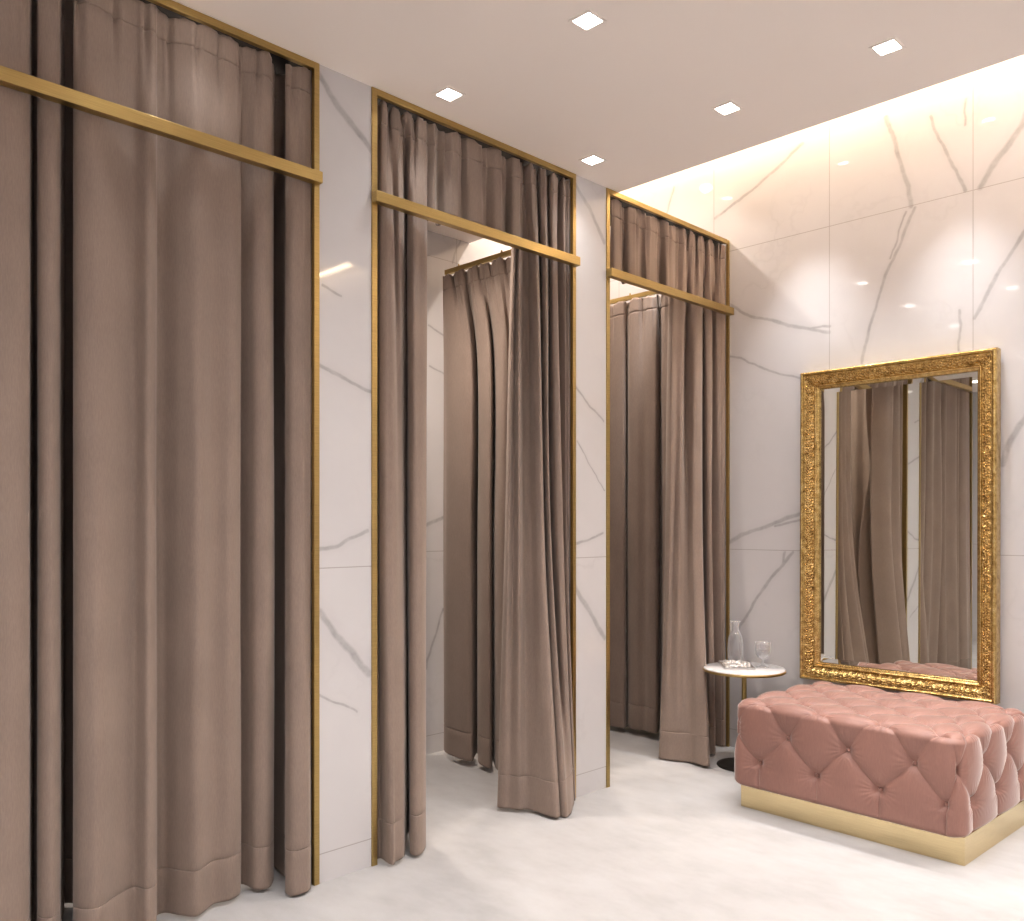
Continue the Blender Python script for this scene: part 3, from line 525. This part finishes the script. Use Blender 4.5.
# ---------------------------------------------------------------- mirror
MX0, MX1, MZ0, MZ1 = -2.262, -1.286, .468, 2.125
MROT = -.70
def ornate_mirror():
    W = MX1-MX0; Hh = MZ1-MZ0; FS = .80
    prof = [(0, 0), (0, .030), (0, .052), (.002, .060), (.006, .066), (.012, .069), (.018, .068), (.023, .063), (.025, .057), (.028, .054), (.031, .055)]
    n1 = 26
    for k in range(n1+1): f = k/n1; prof.append((.033+f*.052, .055-.022*f+.006*math.sin(f*PI)))
    prof += [(.087, .034), (.090, .038), (.094, .041), (.098, .040), (.101, .036), (.103, .031), (.107, .030), (.112, .029), (.116, .026), (.118, .021), (.118, .006)]
    prof = np.array(prof); prof[:, 0] *= FS; npf = len(prof)
    om = ((prof[:, 0] > .032*FS) & (prof[:, 0] < .086*FS)); ov = (prof[:, 0]/FS-.059)/.026
    # scrolling leaf ornament, one repeat
    rs = np.random.RandomState(3); PER = .050
    def orn(s, v):
        a = (s/PER) % 1; d = np.zeros_like(a)
        for (cx, cy, r) in ((.25, .25, .30), (.75, -.25, .30)):
            dx = ((a-cx+.5) % 1-.5)*2.4; dy = v-cy; rr = np.sqrt(dx*dx+dy*dy); an = np.arctan2(dy, dx)
            sp = np.cos(2*PI*(rr/.42)-an*(1 if cy > 0 else -1))
            d = np.maximum(d, (sp*.5+.5)*np.exp(-(rr/.62)**4))
            pet = (np.cos(an*5+cx*9)*.5+.5)*np.exp(-((rr-.62)/.22)**2); d = np.maximum(d, pet*.8)
        cell = np.sin(s*520+np.sin(v*7)*1.3)*np.sin(v*15+np.sin(s*170)*1.1)
        d = d*.75+.25*(cell*.5+.5)
        return d
    def side(L, to3):
        n = int(L/.0028); vs = []
        for w_, d_ in prof:
            a = np.linspace(w_, L-w_, n); vs.append(np.column_stack([a, np.full(n, w_), np.full(n, d_)]))
        vs = np.array(vs)
        for k in range(npf):
            if om[k]:
                e = min(1, (1-abs(ov[k]))*4); vs[k, :, 2] += (orn(vs[k, :, 0], ov[k])*.0190-.007)*e
        return [to3(v) for v in vs.reshape(-1, 3)], n
    V_ = []; F_ = []
    Z = lambda v: (v[0], -v[2], v[1])
    for L, fn in ((W, lambda v: (v[0], -v[2], v[1])), (W, lambda v: (W-v[0], -v[2], Hh-v[1])), (Hh, lambda v: (v[1], -v[2], Hh-v[0])), (Hh, lambda v: (W-v[1], -v[2], v[0]))):
        vs, n = side(L, fn); off = len(V_); V_ += vs; F_ += grid_faces(npf, n, off=off)
    me = bpy.data.meshes.new('frame'); me.from_pydata(V_, [], F_)
    bm = bmesh.new(); bm.from_mesh(me); bmesh.ops.recalc_face_normals(bm, faces=bm.faces); bm.to_mesh(me); bm.free()
    me.polygons.foreach_set('use_smooth', [True]*len(me.polygons))
    root = empty('framed_mirror', (MX0, YB-.014, MZ0)); root.rotation_euler = (math.radians(-.33), 0, math.radians(MROT)); tag(root, 'tall rectangular mirror with an ornate antique gold frame, above the pink ottoman', 'mirror')
    link('frame', me, M['gold_leaf'], root)
    bm = bmesh.new(); i0 = .116*FS; i1 = i0+.026; d0 = .014; d1 = .0158
    def ring(i, d): return [bm.verts.new(v) for v in ((i, -d, i), (W-i, -d, i), (W-i, -d, Hh-i), (i, -d, Hh-i))]
    a = ring(i0, d0); b = ring(i1, d1); c = ring(i0, .004)
    for k in range(4):
        bm.faces.new((a[k], a[(k+1) % 4], b[(k+1) % 4], b[k])); bm.faces.new((c[k], c[(k+1) % 4], a[(k+1) % 4], a[k]))
    bm.faces.new(b); bm.faces.new(c[::-1])
    bm_obj('mirror_glass', bm, M['mirror'], root)
    box('backing_board', (.01, W-.01, -.004, .003, .01, Hh-.01), M['dark'], root)
ornate_mirror()

# ---------------------------------------------------------------- side table and what stands on it
TX, TY, TZ = -2.46, 4.22, .530
r = empty('side_table', (TX, TY, 0)); tag(r, 'small round side table with white marble top, gold stem and dark disc base', 'side table')
lathe('tabletop', [(0, TZ-.018), (.205, TZ-.018), (.212, TZ-.016), (.214, TZ-.004), (.211, TZ), (0, TZ)], M['table_marble'], r, 96)
lathe('rim', [(.208, TZ-.020), (.2155, TZ-.019), (.2175, TZ-.013), (.2165, TZ-.006), (.2135, TZ-.005), (.2135, TZ-.018), (.208, TZ-.020)], M['gold'], r, 96)
lathe('stem', [(0, .016), (.018, .016), (.018, .024), (.0135, .030), (.0135, TZ-.03), (.03, TZ-.024), (.03, TZ-.018), (0, TZ-.018)], M['gold'], r, 32)
lathe('base', [(0, .001), (.142, .001), (.145, .004), (.143, .009), (.12, .013), (.02, .018), (0, .018)], M['dark'], r, 64)
# tray
T0 = Vector((-2.505, 4.09, TZ))
TW, TD = .165, .252
ang = math.radians(38.7)
tr = empty('serving_tray', T0+Vector((0, 0, .0))); tr.rotation_euler = (0, 0, ang)
tag(tr, 'small rectangular silver tray on the round side table, covered in foil wrapped sweets', 'tray')
box('tray_plate', (0, TW, 0, TD, .0005, .0035), M['chrome'], tr, .001)
bm = bmesh.new()
for d in ((0, TW, 0, .004), (0, TW, TD-.004, TD), (0, .004, .004, TD-.004), (TW-.004, TW, .004, TD-.004)): add_box(bm, *d, .0035, .011, .001)
bm_obj('raised_edge', bm, M['chrome'], tr)
def sweet_mesh():
    bm = bmesh.new(); bmesh.ops.create_icosphere(bm, subdivisions=3, radius=.0105)
    for v in bm.verts:
        n = v.co.normalized(); k = 1+.10*math.sin(n.x*9+1)*math.sin(n.y*8)+.08*math.sin(n.z*11+n.x*5); v.co = v.co*k; v.co.z *= .82
    me = bpy.data.meshes.new('wrapped_sweet'); bm.to_mesh(me); bm.free(); me.materials.append(M['foil']); return me
sm = sweet_mesh(); rr = random.Random(5); pts = []
R3 = Matrix.Rotation(ang, 3, 'Z')
tw = 0
while len(pts) < 44 and tw < 9000:
    tw += 1; a = rr.uniform(.018, TW-.018); b = rr.uniform(.018, .150)
    if all((a-p[0])**2+(b-p[1])**2 > .0198**2 for p in pts): pts.append((a, b, .0035+.0082))
for k in range(24):
    a = rr.uniform(.03, TW-.03); b = rr.uniform(.03, .14)
    if all((a-p[0])**2+(b-p[1])**2 > .022**2 for p in pts[44:]): pts.append((a, b, .0245))
for p in pts:
    o = bpy.data.objects.new('wrapped_sweet', sm); COL.objects.link(o)
    o.location = T0+R3 @ Vector(p); o.rotation_euler = (rr.uniform(-.3, .3), rr.uniform(-.3, .3), rr.uniform(0, 6.3))
    tag(o, 'small silver foil wrapped sweet heaped on the little tray', 'sweet', 'foil wrapped sweets on the tray')
# carafe
cp = T0+R3 @ Vector((.088, .205, .0035))
cf = lathe('glass_carafe', [(0, .0), (.036, .0), (.040, .004), (.0425, .05), (.042, .10), (.037, .145), (.026, .172), (.019, .183), (.0175, .19), (.0175, .208), (.021, .222), (.027, .232), (.0275, .235), (.0255, .2352), (.019, .222), (.0157, .208), (.0157, .19), (.017, .183), (.024, .170), (.035, .144), (.040, .10), (.0405, .05), (.038, .008), (0, .006)], M['glass'], None, 48, (0, 0, 0))
cf.location = cp; tag(cf, 'clear glass carafe of water standing at the back of the silver tray', 'carafe')
lathe('water', [(0, .0072), (.0372, .0088), (.0398, .05), (.0393, .10), (.0343, .144), (.0262, .165), (0, .165)], M['water'], cf, 48)
gp = Vector((-2.402, 4.315, TZ))
gl = lathe('water_goblet', [(0, .0), (.034, .0), (.035, .002), (.030, .005), (.008, .010), (.0055, .018), (.0055, .036), (.012, .044), (.030, .054), (.039, .072), (.0415, .095), (.041, .118), (.043, .136), (.0415, .1362), (.0393, .118), (.0397, .095), (.037, .073), (.028, .057), (.010, .0485), (0, .048)], M['glass'], None, 48, (0, 0, 0))
gl.location = gp; tag(gl, 'clear stemmed glass half full of water beside the tray on the side table', 'drinking glass')
lathe('water', [(0, .0492), (.0098, .0497), (.0275, .058), (.0363, .0735), (.0385, .088), (0, .088)], M['water'], gl, 48)
# round knob on the near wall, seen only in the mirror
kb = lathe('round_hook', [(0, 0), (.014, 0), (.014, .004), (.007, .008), (.007, .022), (.019, .026), (.022, .034), (.018, .042), (0, .045)], M['dark'], None, 24)
kb.location = (XW, .30, 2.51); kb.rotation_euler = (0, PI/2, 0); tag(kb, 'small dark round hook on the marble wall before the nearest booth, seen in the mirror', 'hook')
